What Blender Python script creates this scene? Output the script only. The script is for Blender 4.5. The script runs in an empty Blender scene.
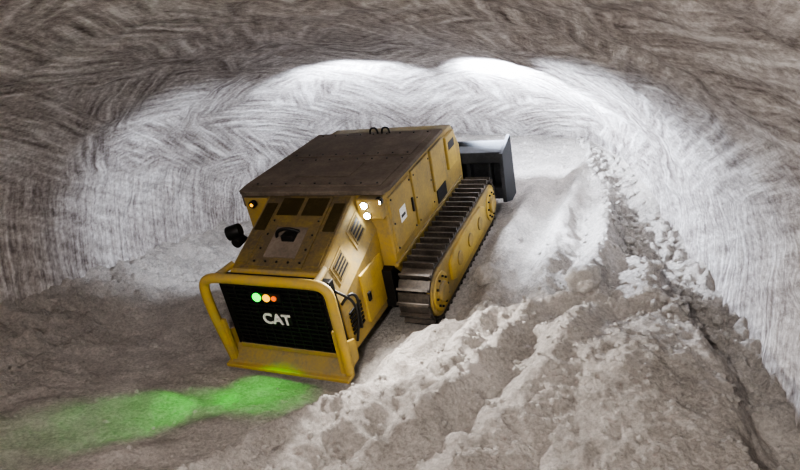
import bpy, math, random, bmesh
import numpy as np
from mathutils import Matrix, Vector
random.seed(4)
# ------------------------------------------------------------ helpers
C10=math.radians(10)
def nt(name):
    m=bpy.data.materials.new(name); m.use_nodes=True
    t=m.node_tree; t.nodes.clear()
    o=t.nodes.new('ShaderNodeOutputMaterial'); b=t.nodes.new('ShaderNodeBsdfPrincipled')
    t.links.new(b.outputs[0],o.inputs[0]); return m,t,b
def N(t,ty,**k):
    n=t.nodes.new(ty)
    for a,v in k.items(): setattr(n,a,v)
    return n
def ramp(t,fac,stops):
    r=t.nodes.new('ShaderNodeValToRGB'); e=r.color_ramp.elements
    while len(e)<len(stops): e.new(0.5)
    for i,(p,c) in enumerate(stops): e[i].position=p; e[i].color=(*c,1)
    t.links.new(fac,r.inputs[0]); return r
def mixc(t,f,a,b,mode='MIX'):
    m=t.nodes.new('ShaderNodeMix'); m.data_type='RGBA'; m.blend_type=mode
    for s,v in ((m.inputs[0],f),(m.inputs[6],a),(m.inputs[7],b)):
        if hasattr(v,'links'): t.links.new(v,s)
        elif isinstance(v,(int,float)): s.default_value=v
        else: s.default_value=(*v,1)
    return m.outputs[2]
def mth(t,op,a,b=0.0,c=None):
    m=t.nodes.new('ShaderNodeMath'); m.operation=op
    for i,v in enumerate((a,b,c)):
        if v is None: continue
        if hasattr(v,'links'): t.links.new(v,m.inputs[i])
        else: m.inputs[i].default_value=v
    return m.outputs[0]
def simple(name,col,rough=.6,metal=0,emis=None,es=0):
    m,t,b=nt(name)
    nz=N(t,'ShaderNodeTexNoise'); nz.inputs['Scale'].default_value=9; nz.inputs['Detail'].default_value=5
    r=ramp(t,nz.outputs[0],[(.3,tuple(c*.7 for c in col)),(.7,tuple(min(1,c*1.15) for c in col))])
    t.links.new(r.outputs[0],b.inputs['Base Color'])
    b.inputs['Roughness'].default_value=rough; b.inputs['Metallic'].default_value=metal
    if emis: b.inputs['Emission Color'].default_value=(*emis,1); b.inputs['Emission Strength'].default_value=es
    return m
def paint(name,col,dust=(.30,.25,.20),dlo=.50,dhi=.75,topdust=.35,rough=.5,spec=.5):
    m,t,b=nt(name)
    b.inputs['Specular IOR Level'].default_value=spec
    tc=N(t,'ShaderNodeTexCoord')
    n1=N(t,'ShaderNodeTexNoise'); n1.inputs['Scale'].default_value=2.2; n1.inputs['Detail'].default_value=9; n1.inputs['Roughness'].default_value=.68
    t.links.new(tc.outputs['Object'],n1.inputs['Vector'])
    n2=N(t,'ShaderNodeTexNoise'); n2.inputs['Scale'].default_value=22; n2.inputs['Detail'].default_value=6
    t.links.new(tc.outputs['Object'],n2.inputs['Vector'])
    g=N(t,'ShaderNodeNewGeometry'); sx=N(t,'ShaderNodeSeparateXYZ'); t.links.new(g.outputs['Normal'],sx.inputs[0])
    up=mth(t,'MULTIPLY',mth(t,'MAXIMUM',sx.outputs[2],0),topdust)
    f=mth(t,'ADD',mth(t,'ADD',mth(t,'MULTIPLY',n1.outputs[0],.7),mth(t,'MULTIPLY',n2.outputs[0],.3)),up)
    r=ramp(t,f,[(dlo,(0,0,0)),(dhi,(1,1,1))])
    t.links.new(mixc(t,r.outputs[0],col,dust),b.inputs['Base Color'])
    rr=mth(t,'ADD',mth(t,'MULTIPLY',r.outputs[0],.4),rough); t.links.new(rr,b.inputs['Roughness'])
    bp=N(t,'ShaderNodeBump'); bp.inputs['Strength'].default_value=.15; bp.inputs['Distance'].default_value=.01
    t.links.new(n2.outputs[0],bp.inputs['Height']); t.links.new(bp.outputs[0],b.inputs['Normal'])
    return m
def _h(ix,iy,s):
    n=(ix*374761393+iy*668265263+s*1442695041)&0xffffffff
    n=((n^(n>>13))*1274126177)&0xffffffff
    n=(n^(n>>16))&0xffffffff
    return n/4294967295.0
def perlin(x,y,s=0):
    x,y=np.broadcast_arrays(np.asarray(x,float),np.asarray(y,float))
    ix=np.floor(x).astype(np.int64);iy=np.floor(y).astype(np.int64);fx=x-ix;fy=y-iy
    u=fx**3*(fx*(fx*6-15)+10);v=fy**3*(fy*(fy*6-15)+10)
    def g(dx,dy):
        a=_h(ix+dx,iy+dy,s)*2*np.pi
        return np.cos(a)*(fx-dx)+np.sin(a)*(fy-dy)
    return ((g(0,0)*(1-u)+g(1,0)*u)*(1-v)+(g(0,1)*(1-u)+g(1,1)*u)*v)*1.4
def fbm(x,y,o=4,s=0,r=.5):
    t=0;a=1
    for i in range(o): t=t+a*perlin(x*2**i,y*2**i,s+i*7);a*=r
    return t
def worley(x,y,s=0):
    ix=np.floor(x).astype(np.int64);iy=np.floor(y).astype(np.int64);d=np.full(np.shape(x),9.)
    for dx in(-1,0,1):
        for dy in(-1,0,1):
            cx=ix+dx+_h(ix+dx,iy+dy,s);cy=iy+dy+_h(ix+dx,iy+dy,s+91)
            d=np.minimum(d,np.hypot(cx-x,cy-y))
    return d
def ss(a,b,x):
    t=np.clip((x-a)/(b-a),0,1);return t*t*(3-2*t)
def grid_mesh(name,X,Y,Z,mat,mask=None,uv=None,flip=False):
    n,m=X.shape
    co=np.stack([X,Y,Z],-1).reshape(-1,3)
    idx=np.arange(n*m).reshape(n,m)
    q=np.stack([idx[:-1,:-1],idx[1:,:-1],idx[1:,1:],idx[:-1,1:]],-1)
    if flip: q=q[...,::-1]
    if mask is not None: q=q[mask]
    q=q.reshape(-1,4)
    used=np.unique(q); re=np.full(n*m,-1); re[used]=np.arange(len(used)); q=re[q]; co=co[used]
    me=bpy.data.meshes.new(name)
    me.vertices.add(len(co)); me.vertices.foreach_set('co',co.ravel())
    me.loops.add(q.size); me.loops.foreach_set('vertex_index',q.ravel().astype(np.int32))
    me.polygons.add(len(q)); me.polygons.foreach_set('loop_start',np.arange(0,q.size,4,dtype=np.int32))
    if uv is not None:
        U=np.stack(uv,-1).reshape(-1,2)[used]
        l=me.uv_layers.new(name='UVMap'); l.data.foreach_set('uv',U[q.ravel()].ravel())
    me.update(calc_edges=True); me.validate()
    me.polygons.foreach_set('use_smooth',np.ones(len(me.polygons),bool))
    me.materials.append(mat)
    o=bpy.data.objects.new(name,me); bpy.context.collection.objects.link(o); return o
# ------------------------------------------------------------ camera & machine pose
HC=9.1593*math.sin(C10)+2.1751*math.cos(C10)
cam=bpy.data.cameras.new('camera'); co=bpy.data.objects.new('camera',cam); bpy.context.collection.objects.link(co)
co.location=(0,0,HC); co.rotation_euler=(math.radians(80),0,0); cam.sensor_width=36; cam.lens=592.97*36/800
bpy.context.scene.camera=co
def R(y,p,r):
    cy,sy=math.cos(y),math.sin(y);cp,sp=math.cos(p),math.sin(p);cr,sr=math.cos(r),math.sin(r)
    return np.array([[cy,sy,0],[-sy,cy,0],[0,0,1]])@np.array([[1,0,0],[0,cp,-sp],[0,sp,cp]])@np.array([[cr,0,sr],[0,1,0],[-sr,0,cr]])
CW=np.array([[1,0,0],[0,math.cos(C10),math.sin(C10)],[0,-math.sin(C10),math.cos(C10)]])
MR=CW@R(.4326,.4949,.0306)
P0=CW@np.array([-1.6332,9.1593,-2.1751])+np.array([0,0,HC])
MW=Matrix([[*MR[0],P0[0]],[*MR[1],P0[1]],[*MR[2],P0[2]],[0,0,0,1]])
up=MR[:,2]; hd=MR[:2,1]/np.hypot(*MR[:2,1]); rt=np.array([hd[1],-hd[0]])
PS=math.radians(10); T=np.array([math.sin(PS),math.cos(PS)]); S=np.array([math.cos(PS),-math.sin(PS)])
S0=-2.8; HWD=6.06
# ------------------------------------------------------------ materials
def salt_wall():
    m,t,b=nt('cut_salt_rock')
    uv=N(t,'ShaderNodeUVMap')
    wn=N(t,'ShaderNodeTexNoise'); wn.inputs['Scale'].default_value=.3; wn.inputs['Detail'].default_value=1; t.links.new(uv.outputs[0],wn.inputs['Vector'])
    ws=N(t,'ShaderNodeVectorMath',operation='SCALE'); t.links.new(wn.outputs['Color'],ws.inputs[0]); ws.inputs['Scale'].default_value=.35
    wa=N(t,'ShaderNodeVectorMath',operation='ADD'); t.links.new(uv.outputs[0],wa.inputs[0]); t.links.new(ws.outputs[0],wa.inputs[1])
    def mapped(ang,sx,sy,seed):
        mp=N(t,'ShaderNodeMapping'); mp.inputs['Rotation'].default_value=(0,0,math.radians(ang)); mp.inputs['Location'].default_value=(seed,seed*2,0)
        t.links.new(wa.outputs[0],mp.inputs[0])
        mp2=N(t,'ShaderNodeMapping'); mp2.inputs['Scale'].default_value=(sx,sy,1); t.links.new(mp.outputs[0],mp2.inputs[0]); return mp2.outputs[0]
    def streak(ang,sx,sy,seed,det=5,ro=.66):
        n=N(t,'ShaderNodeTexNoise'); n.inputs['Scale'].default_value=1; n.inputs['Detail'].default_value=det; n.inputs['Roughness'].default_value=ro
        t.links.new(mapped(ang,sx,sy,seed),n.inputs['Vector'])
        v=N(t,'ShaderNodeTexVoronoi'); v.inputs['Scale'].default_value=1; t.links.new(mapped(ang,sx*1.6,sy*1.1,seed+3),v.inputs['Vector'])
        return mth(t,'ADD',mth(t,'MULTIPLY',n.outputs[0],.70),mth(t,'MULTIPLY',v.outputs['Distance'],.34))
    sa=streak(18,.55,6.0,1.3); sb=streak(-30,.55,6.0,7.1); sc=streak(62,.55,6.0,5.7); sd=streak(87,.6,10,3.7)
    def mask(scale,lo,hi,seed):
        n=N(t,'ShaderNodeTexNoise'); n.noise_dimensions='4D'; n.inputs['W'].default_value=seed; n.inputs['Scale'].default_value=scale; n.inputs['Detail'].default_value=2; t.links.new(uv.outputs[0],n.inputs['Vector'])
        return ramp(t,n.outputs[0],[(lo,(0,0,0)),(hi,(1,1,1))]).outputs[0]
    st=mixc(t,mask(.42,.53,.60,2.0),mixc(t,mask(.4,.48,.58,7.0),sa,sb),sc)
    sel=N(t,'ShaderNodeTexNoise'); sel.inputs['Scale'].default_value=.5; sel.inputs['Detail'].default_value=3; t.links.new(uv.outputs[0],sel.inputs['Vector'])
    sx=N(t,'ShaderNodeSeparateXYZ'); t.links.new(uv.outputs[0],sx.inputs[0])
    low=ramp(t,mth(t,'ADD',mth(t,'MULTIPLY',sx.outputs[1],.1),mth(t,'MULTIPLY',sel.outputs[0],.1)),[(.31,(1,1,1)),(.35,(0,0,0))])
    st=mixc(t,low.outputs[0],st,mth(t,'ADD',mth(t,'MULTIPLY',sd,.6),mth(t,'MULTIPLY',sa,.4)))
    f=N(t,'ShaderNodeTexNoise'); f.inputs['Scale'].default_value=10; f.inputs['Detail'].default_value=10; f.inputs['Roughness'].default_value=.8; t.links.new(uv.outputs[0],f.inputs['Vector'])
    big=N(t,'ShaderNodeTexNoise'); big.inputs['Scale'].default_value=.7; big.inputs['Detail'].default_value=6; t.links.new(uv.outputs[0],big.inputs['Vector'])
    mixv=mth(t,'ADD',mth(t,'ADD',mth(t,'MULTIPLY',f.outputs[0],.48),mth(t,'MULTIPLY',st,.42)),mth(t,'MULTIPLY',big.outputs[0],.10))
    cr=ramp(t,mixv,[(.40,(.18,.15,.14)),(.47,(.39,.35,.33)),(.53,(.60,.56,.535)),(.60,(.90,.87,.85))])
    t.links.new(cr.outputs[0],b.inputs['Base Color']); b.inputs['Roughness'].default_value=.85
    hh=mth(t,'ADD',mth(t,'MULTIPLY',st,1.8),mth(t,'MULTIPLY',f.outputs[0],.9))
    bp=N(t,'ShaderNodeBump'); bp.inputs['Strength'].default_value=1; bp.inputs['Distance'].default_value=.085
    t.links.new(hh,bp.inputs['Height']); t.links.new(bp.outputs[0],b.inputs['Normal'])
    return m
def salt_sand(name,c0,c1):
    m,t,b=nt(name)
    tc=N(t,'ShaderNodeTexCoord')
    n=N(t,'ShaderNodeTexNoise'); n.inputs['Scale'].default_value=1.3; n.inputs['Detail'].default_value=10; n.inputs['Roughness'].default_value=.7; t.links.new(tc.outputs['Object'],n.inputs[0])
    f=N(t,'ShaderNodeTexNoise'); f.inputs['Scale'].default_value=20; f.inputs['Detail'].default_value=9; f.inputs['Roughness'].default_value=.78; t.links.new(tc.outputs['Object'],f.inputs[0])
    v=N(t,'ShaderNodeTexVoronoi'); v.inputs['Scale'].default_value=16; t.links.new(tc.outputs['Object'],v.inputs[0])
    r=ramp(t,mth(t,'ADD',mth(t,'MULTIPLY',n.outputs[0],.42),mth(t,'MULTIPLY',f.outputs[0],.58)),[(.39,c0),(.60,c1)])
    t.links.new(r.outputs[0],b.inputs['Base Color']); b.inputs['Roughness'].default_value=.95
    hh=mth(t,'ADD',mth(t,'MULTIPLY',f.outputs[0],1.6),mth(t,'MULTIPLY',v.outputs[0],-.4))
    bp=N(t,'ShaderNodeBump'); bp.inputs['Strength'].default_value=1; bp.inputs['Distance'].default_value=.065
    t.links.new(hh,bp.inputs['Height']); t.links.new(bp.outputs[0],b.inputs['Normal'])
    return m
M_wall=salt_wall(); M_sand=salt_sand('loose_salt',(.37,.34,.31),(.77,.72,.67)); M_rub=salt_sand('salt_lumps',(.46,.43,.40),(.82,.78,.73))
M_y=paint('dusty_yellow_paint',(.37,.25,.038),(.20,.165,.10),.36,.70,.18)
M_yt=paint('yellow_paint_clean',(.43,.295,.042),(.24,.195,.115),.42,.80,.08)
M_hood=paint('brown_soiled_yellow',(.20,.142,.033),(.105,.082,.05),.40,.64,.10,.6)
M_roof=paint('brown_dusty_plate',(.085,.070,.055),(.24,.20,.165),.42,.86,.15,.8,.3)
M_vent=paint('dark_vent_mesh',(.045,.035,.015),(.10,.075,.035),.5,.95,.05,.95,.1)
M_dark=simple('black_steel',(.018,.018,.018),.5,.4)
M_hose=simple('rubber_hose',(.012,.012,.012),.6)
M_track=paint('worn_track_steel',(.035,.03,.026),(.21,.18,.15),.46,.9,.12,.5)
M_blade=paint('blade_steel',(.035,.038,.042),(.11,.11,.12),.45,.9,.1,.6,.3)
M_white=simple('white_decal',(.75,.75,.72),.6)
M_lens=simple('lamp_lens',(.9,.9,.9),.2,0,(.9,.95,1),60)
M_green=simple('green_lens',(.0,.5,.04),.4,0,(.0,1,.05),2.4)
M_amber=simple('amber_lens',(.6,.3,.01),.4,0,(1,.48,.0),1.6)
M_red=simple('red_lens',(.5,.06,.01),.4,0,(1,.18,.0),.9)
# ------------------------------------------------------------ tunnel shell
def shell(name,th0,th1,t0,t1):
    nt_=int((t1-t0)/.06)
    th=np.linspace(th0,th1,max(3,int(abs(th1-th0)*9.5/.07))); tt=np.linspace(t0,t1,nt_)
    TT,TH=np.meshgrid(tt,th,indexing='ij')
    ang=(TH+1)/2*1.16*np.pi-.08*np.pi
    cs=-np.cos(ang); sn=np.sin(ang)
    s=HWD*np.sign(cs)*np.abs(cs)**.92; z=np.where(sn>0,1.35+4.0*np.abs(sn)**.80,1.35+sn*8)
    k=np.clip((TT-12)/9.5,0,.999); f=np.sqrt(1-k**2)
    s=np.where(s>0,s*(.72+.28*f),s*(.45+.55*f)); z=np.where(z>0,z*(.10+.90*f),z)
    arc=TH*9.5
    d=.05*fbm(TT*.35,arc*.35,3,11)+.045*fbm(TT*1.5,arc*1.5,4,23)
    ph=TT*.95+.8*np.sin(arc*.35)+.5*fbm(TT*.3,arc*.3,2,5)
    d=d+.03*np.abs(np.sin(ph*np.pi))
    r=perlin((TT*.45+arc*.9)*2.6,(TT*.9-arc*.45)*.5,33)*perlin(TT*.5,arc*.5,41)
    r2=perlin((TT*.5-arc*.85)*2.8,(TT*.85+arc*.5)*.5,63)*perlin(TT*.6,arc*.6,47)
    d=d+.08*r+.06*r2
    fall=1-d/6
    s=s*fall; z=np.where(z>0.3,1.35+(z-1.35)*fall,z)
    X=TT*T[0]+(s+S0)*S[0]; Yy=TT*T[1]+(s+S0)*S[1]
    return grid_mesh(name,X,Yy,z,M_wall,uv=(TT,9.5-np.abs(arc)))
shell('wall_left',-1,-.42,-2.5,19.5)
shell('ceiling',-.42,.42,-2.5,19.5)
shell('wall_right',.42,1,-2.5,19.5)
shell('wall_back',-1,1,19.5,21.48)
# ------------------------------------------------------------ ground
def plane_z(x,y): return P0[2]-(up[0]*(x-P0[0])+up[1]*(y-P0[1]))/up[2]
def ground(x,y):
    a=(x-P0[0])*hd[0]+(y-P0[1])*hd[1]; b=(x-P0[0])*rt[0]+(y-P0[1])*rt[1]
    t=x*T[0]+y*T[1]; s=x*S[0]+y*S[1]
    dR=3.26-s; dL=s+8.86
    w1=fbm(x*.5,y*.5,2,3)*.25
    zp=plane_z(x,y); zq=np.maximum(zp,0)
    lf=ss(2.0,5.0,-b+w1)
    zl=zq*(1-lf)+.15*zq*lf+.10*ss(-2,2,a)*lf
    b0=np.where(a<.6,1.20+.27*(np.minimum(a,.6)-.6),1.20+.85*ss(.75,1.35,a))
    q=b-b0+.12*perlin(a*.6,b*.3,12)
    zr=np.maximum(zp+.20,.235*(a+4.6))+0*a
    zr=np.maximum(zr,.0)*ss(-6.5,-2.5,a)
    w=ss(.0,2.4,q+w1*.3)
    h=np.where(b>-.5,zq*(1-w)+zr*w,zl)
    qq=q+.22*perlin(a*.3,b*.15,8)
    g=lambda c,wd:np.exp(-((qq-c)/wd)**2)
    berm=.26*g(.40,.25)-.11*g(.92,.19)+.15*g(1.30,.17)-.14*g(1.7,.19)+.13*g(2.08,.17)-.12*g(2.45,.19)+.09*g(2.85,.18)-.05*g(3.3,.2)
    h=h+berm*(1-ss(5,9,a))*ss(-6,-3,a)
    near=ss(11,7.5,t)
    dn=dR+.28*perlin(t*.5,s*.3,17)+near*.20
    far=ss(12,16,t)
    dr=ss(1.30,.60,dn); gul=np.minimum(h,.75+.15*perlin(t*.6,0*t,3))
    h=h-gul*dr*(1-.8*far)+.30*ss(.9,0,dR)*dr
    mx,my=2.6,6.4
    rr=((x-mx)/.85)**2+((y-my)/1.2)**2
    h=h+.28*np.exp(-rr)
    h=h+.50*ss(2.3,0,dL+.5*perlin(t*.4,s*.4,27))
    lim=3.62+.10*perlin(s*.8,t*.5,71)
    h=np.where(h>lim-.3,lim-.3+.3*np.tanh((h-lim+.3)/.3),h)
    h=h-1.4*ss(19.0,21,t+.3*perlin(s,t,5))*(h/3.6)
    under=((np.abs(b)<1.97)&(a>1.15)&(a<6.2))|((np.abs(b)<1.12)&(a>-.25)&(a<=1.15))
    pm=ss(.02,.3,h)
    rough=np.where(under,.25,1.0)
    clod=ss(1.40,.95,dn)*ss(6,8,t)*(1-.6*far)
    smooth=1-.6*ss(3,6,a)*(1-clod)
    h=h+rough*smooth*(.08*fbm(x*.9,y*.9,3,51)+pm*.055*fbm(x*3.3,y*3.3,5,61,.62)+(1-pm)*.02*fbm(x*4,y*4,4,66))
    h=h+rough*smooth*pm*(.12*np.clip(.5-worley(x*2.6,y*2.6,5),0,1)*ss(-.1,.3,perlin(x*.8,y*.8,4))+.06*np.clip(.45-worley(x*7,y*7,6),0,1))
    h=h+clod*(.24*np.clip(.55-worley(x*2.4,y*2.4,9),0,1)+.18*np.clip(.5-worley(x*5.5,y*5.5,19),0,1)+.06*fbm(x*6,y*6,3,77))
    h=h+.14*ss(3.6,1.0,dL)*fbm(x*2,y*2,4,88)
    h=np.where(under,np.minimum(h,np.maximum(zp-.005,0)),h)
    return h
tt=np.arange(.5,21.2,.034); sv=np.arange(-9.4,3.9,.034)
TT,SS=np.meshgrid(tt,sv,indexing='ij')
X=TT*T[0]+SS*S[0]; Yg=TT*T[1]+SS*S[1]
H=ground(X,Yg)
pil=H>.12
cell=pil[:-1,:-1]&pil[1:,:-1]&pil[:-1,1:]&pil[1:,1:]
pile=grid_mesh('salt_pile',X,Yg,H,M_sand,mask=cell,flip=True)
tv=np.zeros(H.shape,bool); nc=~cell
tv[:-1,:-1]|=nc; tv[1:,:-1]|=nc; tv[:-1,1:]|=nc; tv[1:,1:]|=nc
grid_mesh('floor',X,Yg,np.where(tv,H,np.minimum(H-.05,.0)),M_sand,flip=True)
# ------------------------------------------------------------ stones
def rock_mesh(name,items,mat,sub=1):
    bm=bmesh.new()
    for (x,y,z,r,sd) in items:
        rs=random.Random(sd)
        q=Matrix.Translation((x,y,z))@Matrix.Rotation(rs.random()*6,4,'Z')@Matrix.Rotation(rs.random()*3,4,'X')@Matrix.Diagonal((r*rs.uniform(.8,1.3),r*rs.uniform(.7,1.1),r*rs.uniform(.55,.9),1))
        if sub>=3: q=Matrix.Translation((x,y,z))@Matrix.Rotation(rs.random()*6,4,'Z')@Matrix.Diagonal((r*1.1,r*.95,r*.85,1))
        g=bmesh.ops.create_icosphere(bm,subdivisions=sub,radius=1)
        for v in g['verts']:
            k=1+rs.uniform(-.18,.18) if sub<3 else 1+.35*float(perlin(v.co.x*1.7+sd,v.co.y*1.7+v.co.z,sd%99))+.15*float(perlin(v.co.x*5+sd,v.co.y*5+v.co.z*3,sd%99))
            v.co=q@(v.co*k)
    me=bpy.data.meshes.new(name); bm.to_mesh(me); bm.free(); me.materials.append(mat)
    o=bpy.data.objects.new(name,me); bpy.context.collection.objects.link(o); return o
its=[]
rs=random.Random(9)
cand=np.array([(rs.uniform(3,19),rs.uniform(-8.6,3.1),rs.random()) for _ in range(20000)])
cx=cand[:,0]*T[0]+cand[:,1]*S[0]; cy=cand[:,0]*T[1]+cand[:,1]*S[1]; ch=ground(cx,cy)
for i in range(len(cand)):
    dR=3.26-cand[i,1]; a=(cx[i]-P0[0])*hd[0]+(cy[i]-P0[1])*hd[1]; b=(cx[i]-P0[0])*rt[0]+(cy[i]-P0[1])*rt[1]
    if abs(b)<2.0 and -.3<a<6.5: continue
    p=.12
    if dR<1.3: p=.8
    elif b>1 and a<2: p=.5
    if ch[i]<.1: p=.06
    if cand[i,2]>p: continue
    r=.010+.040*rs.random()**2.5
    if dR<1.3 and cand[i,0]>8: r=.02+.09*rs.random()**3
    its.append((cx[i],cy[i],ch[i]+r*.2,r,i))
rub=rock_mesh('rubble',its,M_rub,1); rub.parent=pile
def pix_ground(px,py):
    d=CW@np.array([px-400,592.97,235-py]); d=d/np.linalg.norm(d); k=3.
    while k<40:
        p=d*k+np.array([0,0,HC])
        if p[2]<float(ground(np.array([p[0]]),np.array([p[1]]))[0]): return p
        k+=.03
    return p
for px,py,r in [(582,290,.25),(487,282,.21)]:
    p=pix_ground(px,py); gz=float(ground(np.array([p[0]]),np.array([p[1]]))[0])
    o=rock_mesh('salt_boulder',[(p[0],p[1],gz+r*.6,r,int(px))],M_rub,4)
    for f in o.data.polygons: f.use_smooth=True
# ------------------------------------------------------------ bulldozer
root=bpy.data.objects.new('bulldozer',None); bpy.context.collection.objects.link(root); root.matrix_world=MW
def add(me,name,mat,bev=0,smooth=False):
    o=bpy.data.objects.new(name,me); bpy.context.collection.objects.link(o); o.parent=root
    me.materials.append(mat)
    if bev:
        m=o.modifiers.new('b','BEVEL'); m.width=bev; m.segments=2; m.limit_method='ANGLE'
    if smooth:
        for f in me.polygons: f.use_smooth=True
    return o
def poly(name,vs,fs,mat,bev=0,smooth=False):
    me=bpy.data.meshes.new(name); me.from_pydata([tuple(v) for v in vs],[],fs)
    bm=bmesh.new(); bm.from_mesh(me); bmesh.ops.recalc_face_normals(bm,faces=bm.faces); bm.to_mesh(me); bm.free()
    return add(me,name,mat,bev,smooth)
BF=[(0,1,3,2),(4,6,7,5),(0,4,5,1),(2,3,7,6),(0,2,6,4),(1,5,7,3)]
def box(name,x0,x1,y0,y1,z0,z1,mat,bev=.012):
    v=[(x,y,z) for x in(x0,x1) for y in(y0,y1) for z in(z0,z1)]
    return poly(name,v,BF,mat,bev)
def prism(name,pts,x0,x1,mat,bev=.012):
    n=len(pts); v=[(x0,*p) for p in pts]+[(x1,*p) for p in pts]
    f=[tuple(range(n)),tuple(range(2*n-1,n-1,-1))]+[(i,(i+1)%n,n+(i+1)%n,n+i) for i in range(n)]
    return poly(name,v,f,mat,bev)
def loft(name,secs,mat,bev=.012):
    n=len(secs[0]); v=[p for s in secs for p in s]; f=[tuple(range(n)),tuple(range(len(v)-1,len(v)-n-1,-1))]
    for k in range(len(secs)-1):
        f+=[(k*n+i,k*n+(i+1)%n,(k+1)*n+(i+1)%n,(k+1)*n+i) for i in range(n)]
    return poly(name,v,f,mat,bev)
def cyl(name,p0,p1,r,mat,seg=24,bev=0,r2=None):
    p0=Vector(p0);p1=Vector(p1);d=(p1-p0);L=d.length;q=d.to_track_quat('Z','Y').to_matrix(); r2=r if r2 is None else r2
    v=[]
    for (rr,zz) in ((r,0),(r2,L)):
        for i in range(seg):
            an=2*math.pi*i/seg; v.append(p0+q@Vector((rr*math.cos(an),rr*math.sin(an),zz)))
    f=[tuple(range(seg)),tuple(range(2*seg-1,seg-1,-1))]+[(i,(i+1)%seg,seg+(i+1)%seg,seg+i) for i in range(seg)]
    o=poly(name,v,f,mat,bev)
    for p in o.data.polygons:
        if len(p.vertices)==4:p.use_smooth=True
    return o
def tube(name,pts,r,mat,smooth_pts=True,res=6):
    cu=bpy.data.curves.new(name,'CURVE'); cu.dimensions='3D'; cu.bevel_depth=r; cu.bevel_resolution=res; cu.use_fill_caps=True
    sp=cu.splines.new('NURBS' if smooth_pts else 'POLY'); sp.points.add(len(pts)-1)
    for i,p in enumerate(pts): sp.points[i].co=(*p,1)
    if smooth_pts: sp.order_u=3; sp.use_endpoint_u=True; sp.resolution_u=8
    o=bpy.data.objects.new(name,cu); bpy.context.collection.objects.link(o); o.parent=root; cu.materials.append(mat)
    return o
def bolts(name,pl,r,h,mat,axis=(0,0,1)):
    bm=bmesh.new(); q=Vector(axis).to_track_quat('Z','Y').to_matrix().to_4x4()
    for p in pl: bmesh.ops.create_cone(bm,cap_ends=True,segments=8,radius1=r,radius2=r*.85,depth=h,matrix=Matrix.Translation(p)@q)
    me=bpy.data.meshes.new(name); bm.to_mesh(me); bm.free(); return add(me,name,mat)
def multi(name,boxes,mat):
    v=[];f=[]
    for (x0,x1,y0,y1,z0,z1) in boxes:
        k=len(v); v+=[(x,y,z) for x in(x0,x1) for y in(y0,y1) for z in(z0,z1)]
        f+=[tuple(k+i for i in q) for q in BF]
    return poly(name,v,f,mat)
def sec(y,wb,zb,zs,wt,zt): return [(-wb,y,zb),(-wb,y,zs),(-wt,y,zt),(wt,y,zt),(wb,y,zs),(wb,y,zb)]
loft('engine_hood',[sec(.24,1.0,.34,1.22,.784,1.72),sec(1.68,1.04,.34,1.72,.79,2.33)],M_y,.03)
def hz(y): return 1.72+(y-.24)*(.61/1.44)
def hood_plate(name,x0,x1,y0,y1,mat,lift=.02):
    v=[(x,y,hz(y)+d) for x in(x0,x1) for y in(y0,y1) for d in(-.03,lift)]
    return poly(name,v,BF,mat,.008)
hood_plate('hood_top_skin',-.75,.75,.28,1.60,M_hood,.012)
hood_plate('hood_centre_cover',-.46,.46,.30,1.58,M_hood,.04)
hood_plate('hood_panel_1',-.72,-.52,.95,1.45,M_vent,.03); hood_plate('hood_panel_2',.52,.72,.95,1.45,M_vent,.03)
hood_plate('hood_panel_3',-.72,-.52,.35,.85,M_hood,.03); hood_plate('hood_panel_4',.52,.72,.35,.85,M_hood,.03)
hood_plate('hood_vent_1',-.42,-.04,1.2,1.52,M_vent,.055); hood_plate('hood_vent_2',.04,.42,1.2,1.52,M_vent,.055)
hood_plate('hood_hatch',-.28,.28,.45,.98,M_roof,.05)
bolts('hood_bolts',[(x,y,hz(y)+.045) for x in(-.40,.40) for y in(.38,.6,.85,1.1)]+[(x,.38,hz(.38)+.045) for x in(-.2,0,.2)],.018,.02,M_dark)
tube('exhaust_bracket',[(-.2,.8,hz(.8)+.04),(-.2,.8,hz(.8)+.16),(.05,.85,hz(.8)+.18),(.15,.9,hz(.9)+.04)],.025,M_dark)
box('exhaust_box',-.08,.14,.72,.95,hz(.8),hz(.8)+.11,M_dark)
def cham(y,k):
    f=(y-.24)/1.44; top=(.784+.006*f,1.72+.61*f); bt=(1.0+.04*f,1.22+.5*f)
    return Vector((top[0]+(bt[0]-top[0])*k,y,top[1]+(bt[1]-top[1])*k))
nrm=Vector((.91,-.1,.4)).normalized()
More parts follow.
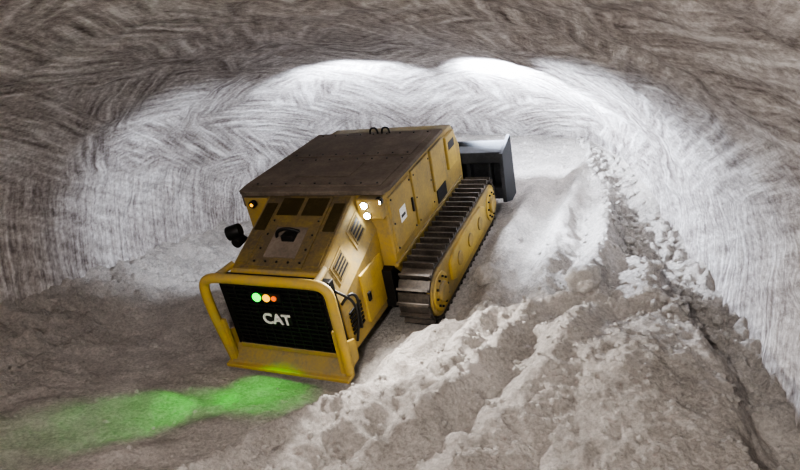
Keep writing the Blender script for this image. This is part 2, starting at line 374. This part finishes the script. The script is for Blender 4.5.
for sg,n_ in((1,'r'),(-1,'l')):
    for j,(ya,yb,ka,kb,mt) in enumerate([(.45,.85,.2,.72,M_hood),(1.08,1.48,.2,.72,M_hood)]):
        for r_,(e,mm,lift) in enumerate(((.0,M_y,.014),(.05,mt,.024))):
            c=[cham(ya+e,ka+e),cham(yb-e,ka+e),cham(yb-e,kb-e),cham(ya+e,kb-e)]
            v=[p-nrm*.02 for p in c]+[p+nrm*lift for p in c]
            v=[Vector((p.x*sg,p.y,p.z)) for p in v]
            poly('hood_side_vent_%d%d_%s'%(j,r_,n_),v,[(0,1,2,3),(7,6,5,4),(0,4,5,1),(1,5,6,2),(2,6,7,3),(3,7,4,0)],mm,.006)
        v=[];f=[]
        for i in range(4):
            k0=ka+.09+i*(kb-ka-.14)/4; k1=k0+.045
            c=[cham(ya+.08,k0),cham(yb-.08,k0),cham(yb-.08,k1),cham(ya+.08,k1)]
            kk=len(v); v+=[Vector((p.x*sg,p.y,p.z))+Vector((nrm.x*sg,nrm.y,nrm.z))*d for d in(.015,.03) for p in c]
            f+=[tuple(kk+q for q in fc) for fc in [(0,1,2,3),(7,6,5,4),(0,4,5,1),(1,5,6,2),(2,6,7,3),(3,7,4,0)]]
        poly('hood_side_louvre_%d_%s'%(j,n_),v,f,M_dark)
    X0,X1=sorted((sg*.99,sg*1.055))
    box('engine_side_door_'+n_,X0,X1,.85,1.58,.5,1.35,M_yt,.015)
    box('engine_door_latch_'+n_,min(sg*1.04,sg*1.085),max(sg*1.04,sg*1.085),.92,1.0,.85,1.0,M_dark,.008)
    multi('engine_side_louvre_'+n_,[(min(sg*1.0,sg*1.03),max(sg*1.0,sg*1.03),.38,.74,.62+i*.07,.655+i*.07) for i in range(6)],M_dark)
    tube('hydraulic_hose_'+n_,[(sg*1.02,.25,1.25),(sg*1.14,.3,1.42),(sg*1.15,.5,1.25),(sg*1.08,.55,.9),(sg*1.03,.6,.6)],.022,M_hose)
    tube('hydraulic_hose_b_'+n_,[(sg*.9,.25,1.5),(sg*1.08,.22,1.45),(sg*1.15,.4,1.2),(sg*1.10,.45,.8),(sg*1.03,.4,.5)],.02,M_hose)
box('grille_surround',-.98,.98,.12,.26,.40,1.68,M_dark,.02)
box('grille_back',-.86,.86,.09,.14,.48,1.62,M_hose,.01)
multi('grille_slats',[(-.84,.84,.045,.10,.52+i*.075,.545+i*.075) for i in range(15)]+[(x-.012,x+.012,.05,.1,.5,1.6) for x in np.arange(-.8,.81,.16)],M_dark)
box('badge_plate',-.24,.26,.02,.05,.96,1.18,M_dark,.01)
cu=bpy.data.curves.new('badge_letters','FONT'); cu.body='CAT'; cu.size=.25; cu.extrude=.008; cu.offset=.006; cu.align_x='CENTER'
to=bpy.data.objects.new('badge_letters',cu); bpy.context.collection.objects.link(to); to.parent=root
to.matrix_local=Matrix.Translation((.01,.008,.98))@Matrix.Rotation(math.pi/2,4,'X'); cu.materials.append(M_white)
box('tail_lamp_bar',-.34,.20,-.01,.06,1.38,1.53,M_dark,.01)
for nm,x,m_,r_ in(('tail_lamp_green',-.20,M_green,.07),('tail_lamp_amber',-.03,M_amber,.06),('tail_lamp_red',.10,M_red,.04)):
    cyl(nm,(x,-.01,1.455),(x,-.045,1.455),r_,m_,20,.008)
W_=1.06
gp=[(-W_+.02,-.02,.25),(-W_-.02,-.06,.9),(-W_-.03,-.08,1.40),(-W_-.02,-.06,1.66),(-W_+.10,-.04,1.74),(-W_+.3,-.03,1.75),(0,-.03,1.75),(W_-.3,-.03,1.75),(W_-.10,-.04,1.74),(W_+.02,-.06,1.66),(W_+.03,-.08,1.4),(W_+.02,-.06,.9),(W_-.02,-.02,.25)]
tube('rear_guard_loop',gp,.075,M_yt,res=8)
for sg,n_ in((1,'r'),(-1,'l')):
    tube('guard_stay_top_'+n_,[(sg*.86,-.03,1.75),(sg*.84,.2,1.74),(sg*.80,.36,1.76)],.05,M_y)
    prism('guard_side_plate_'+n_,[(-.04,.22),(.02,.22),(.30,.30),(.30,.62),(.02,.75),(-.04,.9)],min(sg*1.0,sg*1.06),max(sg*1.0,sg*1.06),M_yt,.01)
    prism('guard_leg_plate_'+n_,[(-.09,.2),(.0,.2),(-.01,1.0),(-.07,1.0)],min(sg*.94,sg*1.02),max(sg*.94,sg*1.02),M_yt,.01)
prism('rear_sill',[(-.14,.20),(.36,.20),(.36,.44),(.12,.44),(-.10,.26)],-1.02,1.02,M_y,.015)
box('rear_skid_plate',-1.10,1.10,-.18,.02,.17,.235,M_yt,.012)
box('grille_base_plate',-.86,.86,.03,.10,.44,.52,M_y)
box('belly_pan',-.85,.85,.3,5.2,.22,.6,M_dark)
prism('main_hull',[(1.66,1.02),(1.66,2.31),(4.45,2.31),(5.0,2.28),(5.35,1.75),(5.35,.75),(1.9,.75)],-1.28,1.28,M_y,.03)
box('hull_lower',-1.22,1.22,1.5,5.3,.35,1.05,M_dark)
rp=[(-1.36,1.60),(-1.18,1.52),(1.30,1.56),(1.36,1.75),(1.34,4.36),(-1.34,4.36),(-1.40,1.9)]
v=[(x,y,2.34) for x,y in rp]+[(x,y,2.41) for x,y in rp]; n=len(rp)
poly('roof_armour_plate',v,[tuple(range(n)),tuple(range(2*n-1,n-1,-1))]+[(i,(i+1)%n,n+(i+1)%n,n+i) for i in range(n)],M_roof,.015)
box('roof_panel_front',-1.2,1.2,3.05,4.25,2.40,2.425,M_roof,.008)
box('roof_panel_rear',-1.2,1.2,1.75,2.95,2.40,2.425,M_roof,.008)
box('roof_hatch',-.55,.5,2.1,2.7,2.42,2.445,M_roof,.008)
bolts('roof_bolts',[(x,y,2.43) for x in np.linspace(-1.12,1.12,9) for y in(1.83,2.87,3.13,4.17)],.018,.02,M_dark)
prism('roof_side_skirt_l',[(1.62,2.1),(1.62,2.36),(4.3,2.36),(4.3,2.2)],-1.36,-1.28,M_roof)
for k,x in enumerate((-.0,.25)):
    tube('lifting_eye_%d'%k,[(x-.08,4.2,2.42),(x-.08,4.2,2.52),(x+.02,4.2,2.55),(x+.08,4.2,2.51),(x+.08,4.2,2.42)],.018,M_dark)
for sg,n_ in((1,'r'),(-1,'l')):
    def bx(name,y0,y1,z0,z1,mat,d=.03,bev=.012):
        return box(name+'_'+n_,min(sg*1.26,sg*(1.28+d)),max(sg*1.26,sg*(1.28+d)),y0,y1,z0,z1,mat,bev)
    bx('flank_door_rear',1.72,2.62,1.25,2.22,M_y,.03,.02); bx('flank_door_mid',2.70,3.55,1.25,2.25,M_y,.035,.02); bx('flank_panel_front',3.62,4.35,1.45,2.25,M_y,.05,.02)
    bx('flank_decal',2.02,2.26,1.64,1.88,M_white,.034,.002)
    bx('flank_decal_print',2.05,2.22,1.71,1.76,M_dark,.036,.001)
    bx('flank_handle',2.52,2.56,1.6,1.85,M_dark,.06,.005); bx('flank_recess',3.75,4.25,1.15,1.42,M_hose,.02)
    bx('flank_cover_top',4.42,4.95,1.55,2.2,M_yt,.07,.02)
    bx('flank_lettering',4.5,4.85,1.92,2.08,M_dark,.073,.001)
    bx('fender',1.62,5.2,1.06,1.12,M_y,.03,.01)
    bolts('flank_bolts_'+n_,[(sg*1.315,y,z) for y in(1.78,2.56,2.76,3.49) for z in(1.32,1.75,2.16)],.018,.02,M_dark,(1,0,0))
box('lamp_housing_r',.86,1.27,1.50,1.68,1.95,2.30,M_y,.03)
LAMPS=[('work_lamp_rear_a',1.0,1.49,2.20),('work_lamp_rear_b',1.02,1.49,2.03),('work_lamp_rear_c',1.22,1.52,2.24)]
for nm,x,y,z in LAMPS:
    cyl(nm+'_body',(x,y+.08,z),(x,y,z),.065,M_dark,20); cyl(nm+'_lens',(x,y,z),(x,y-.012,z),.05,M_lens,20)
cyl('work_lamp_left_body',(-1.05,1.52,2.22),(-1.05,1.44,2.22),.06,M_dark,20); cyl('work_lamp_left_lens',(-1.05,1.44,2.22),(-1.05,1.43,2.22),.03,M_amber,20)
box('rear_bulkhead_l',-1.27,-.80,1.55,1.68,1.3,2.30,M_y,.02)
tube('camera_arm',[(-1.05,1.3,1.5),(-1.25,1.25,1.75),(-1.38,1.2,1.85)],.03,M_dark)
cyl('camera_pod',(-1.48,1.15,1.82),(-1.26,1.25,1.86),.12,M_dark,20,.02); cyl('camera_pod_2',(-1.28,1.05,1.70),(-1.28,1.25,1.72),.09,M_dark,20,.02)
for sg,n_ in((1,'r'),(-1,'l')):
    box('headlamp_bracket_'+n_,min(sg*.95,sg*1.2),max(sg*.95,sg*1.2),5.12,5.34,1.98,2.14,M_dark,.02)
    cyl('headlamp_lens_'+n_,(sg*1.08,5.33,2.06),(sg*1.08,5.36,2.06),.06,M_lens,20)
def oval(L0,L1,rad,zc,s):
    st=L1-L0; per=2*st+2*math.pi*rad; s%=per
    if s<st: return (L0+s,zc+rad,0.0)
    s-=st
    if s<math.pi*rad:
        a=s/rad; return (L1+rad*math.sin(a),zc+rad*math.cos(a),-a)
    s-=math.pi*rad
    if s<st: return (L1-s,zc-rad,-math.pi)
    s-=st; a=s/rad; return (L0-rad*math.sin(a),zc-rad*math.cos(a),-math.pi-a)
for sg,n_ in((1,'r'),(-1,'l')):
    L0,L1,rad,zc=1.80,5.02,.47,.53
    per=2*(L1-L0)+2*math.pi*rad; n=46; pitch=per/n
    v=[];f=[]
    def ab(M,x0,x1,y0,y1,z0,z1):
        k=len(v)
        for x in(x0,x1):
            for y in(y0,y1):
                for z in(z0,z1): v.append(M@Vector((x,y,z)))
        f.extend([tuple(k+i for i in q) for q in BF])
    for i in range(n):
        y,z,an=oval(L0,L1,rad,zc,i*pitch)
        M=Matrix.Translation((sg*1.60,y,z))@Matrix.Rotation(an,4,'X')
        ab(M,-.26,.27,-pitch*.45,pitch*.45,-.02,.02)
        ab(M,-.26,.27,-pitch*.45,-pitch*.45+.04,.02,.09)
        ab(M,-.14,-.07,-pitch*.5,pitch*.5,-.10,-.02); ab(M,.07,.14,-pitch*.5,pitch*.5,-.10,-.02)
    poly('track_belt_'+n_,v,f,M_track)
    def inset(r): return [oval(L0,L1,r,zc,s)[:2] for s in np.linspace(0,1,73)[:-1]*(2*(L1-L0)+2*math.pi*r)]
    xa,xb=sorted((sg*1.45,sg*1.80)); prism('track_frame_'+n_,inset(rad-.11),xa,xb,M_dark,.02)
    xa,xb=sorted((sg*1.79,sg*1.885)); prism('track_side_guard_'+n_,inset(rad-.06),xa,xb,M_y,.02)
    xa,xb=sorted((sg*1.87,sg*1.93)); prism('track_frame_cover_'+n_,[(2.3,.42),(2.3,.74),(2.55,.86),(4.25,.86),(4.5,.74),(4.5,.42),(4.25,.32),(2.55,.32)],xa,xb,M_yt,.02)
    for k,yc in enumerate((2.75,3.4,4.05)): cyl('inspection_cap_%d_%s'%(k,n_),(sg*1.9,yc,.6),(sg*1.955,yc,.6),.13,M_y,24,.012)
    for k,yc in enumerate((L0,L1)):
        cyl('drive_wheel_%d_%s'%(k,n_),(sg*1.5,yc,zc),(sg*1.91,yc,zc),.33,M_yt,36,.02); cyl('wheel_hub_%d_%s'%(k,n_),(sg*1.8,yc,zc),(sg*1.97,yc,zc),.17,M_y,28,.015)
        bolts('hub_bolts_%d_%s'%(k,n_),[(sg*1.92,yc+.25*math.cos(a_),zc+.25*math.sin(a_)) for a_ in np.arange(0,6.28,.628)],.022,.04,M_dark,(1,0,0))
    xa,xb=sorted((sg*1.36,sg*1.42)); prism('push_arm_'+n_,[(4.7,.55),(4.7,.72),(6.0,.72),(6.0,.45)],xa,xb,M_y,.015)
    cyl('lift_ram_'+n_,(sg*.9,5.2,1.85),(sg*.9,5.65,1.25),.075,M_y,20); cyl('lift_ram_rod_'+n_,(sg*.9,5.65,1.25),(sg*.9,6.0,.97),.045,M_blade,20)
prof=[(6.25,.12),(6.12,.35),(6.05,.62),(6.03,.92),(6.08,1.2),(6.2,1.5)]
pp=prof+[(y-.07,z) for y,z in reversed(prof)]
prism('blade_mouldboard',pp,-2.06,2.06,M_blade,.01)
for sg,n_ in((1,'r'),(-1,'l')):
    prism('blade_end_plate_'+n_,[(5.62,.3),(5.62,1.40),(6.4,1.55),(6.5,.12),(6.1,.12)],min(sg*2.0,sg*2.08),max(sg*2.0,sg*2.08),M_blade,.01)
    for k,xx in enumerate((.7,1.25,1.7)): box('blade_rib_%d_%s'%(k,n_),min(sg*xx,sg*(xx+.07)),max(sg*xx,sg*(xx+.07)),5.74,6.05,.3,1.35,M_blade)
box('blade_back_beam_lower',-2.03,2.03,5.66,6.02,.38,.60,M_blade); box('blade_back_beam_upper',-2.03,2.03,5.66,6.10,1.18,1.42,M_blade)
# ------------------------------------------------------------ lights
def wpt(p): return MW@Vector(p)
def light(name,ty,loc,power,col,target=None,size=.1,spot=None,blend=.6,parent=False):
    l=bpy.data.lights.new(name,ty); l.energy=power; l.color=col
    if ty=='AREA': l.size=size
    else: l.shadow_soft_size=size
    if spot: l.spot_size=math.radians(spot); l.spot_blend=blend
    o=bpy.data.objects.new(name,l); bpy.context.collection.objects.link(o); o.location=loc
    if target is not None: o.rotation_euler=(Vector(target)-Vector(loc)).to_track_quat('-Z','Y').to_euler()
    if parent: o.parent=root; o.matrix_parent_inverse=MW.inverted()
    return o
BL=(.78,.86,1.0)
light('headlamp_r','SPOT',wpt((1.25,5.45,2.30)),3300,BL,wpt((3.6,10,2.2)),.08,118,.8,True)
light('headlamp_l','SPOT',wpt((-1.25,5.45,2.30)),2000,BL,wpt((-2.8,9.5,2.2)),.08,118,.8,True)
light('side_lamp_l','SPOT',wpt((-1.55,3.2,2.3)),900,BL,wpt((-6,5.0,.4)),.08,108,1,True)
light('side_lamp_r','SPOT',wpt((1.55,4.3,2.3)),2100,BL,wpt((6,4.4,.9)),.08,118,1,True)
light('work_beam_rear','SPOT',wpt((1.1,1.40,2.15)),850,(1,.97,.94),wpt((4.5,-2.5,0)),.05,125,.9,True)
GR=(.03,1,.01)
light('green_beam_a','SPOT',wpt((-.20,-.30,1.15)),50,GR,(-2.0,8.0,0),.04,84,.6,True)
light('green_beam_b','SPOT',wpt((-.25,-.32,1.20)),38,GR,(-2.75,7.75,0),.04,56,.8,True)
light('green_beam_c','SPOT',wpt((-.30,-.30,1.25)),100,GR,(-3.5,7.45,0),.04,48,.7,True)
light('fill_behind_camera','AREA',(-1.6,-.6,4.2),520,(1,.945,.90),(.5,8.5,.8),.7)  # soft area fill from an unseen source behind the camera
light('red_tint_light_l','POINT',(-5.2,1.4,4.1),42,(1,.2,.22),None,.1)  # unseen red point lights, left and right, added to tint the upper corners
light('red_tint_light_r','POINT',(2.3,2.4,4.3),26,(1,.2,.28),None,.1)
w=bpy.data.worlds.new('mine_dark'); bpy.context.scene.world=w; w.use_nodes=True
w.node_tree.nodes['Background'].inputs[0].default_value=(.5,.47,.45,1); w.node_tree.nodes['Background'].inputs[1].default_value=.03
bpy.context.scene.view_settings.look='AgX - High Contrast'
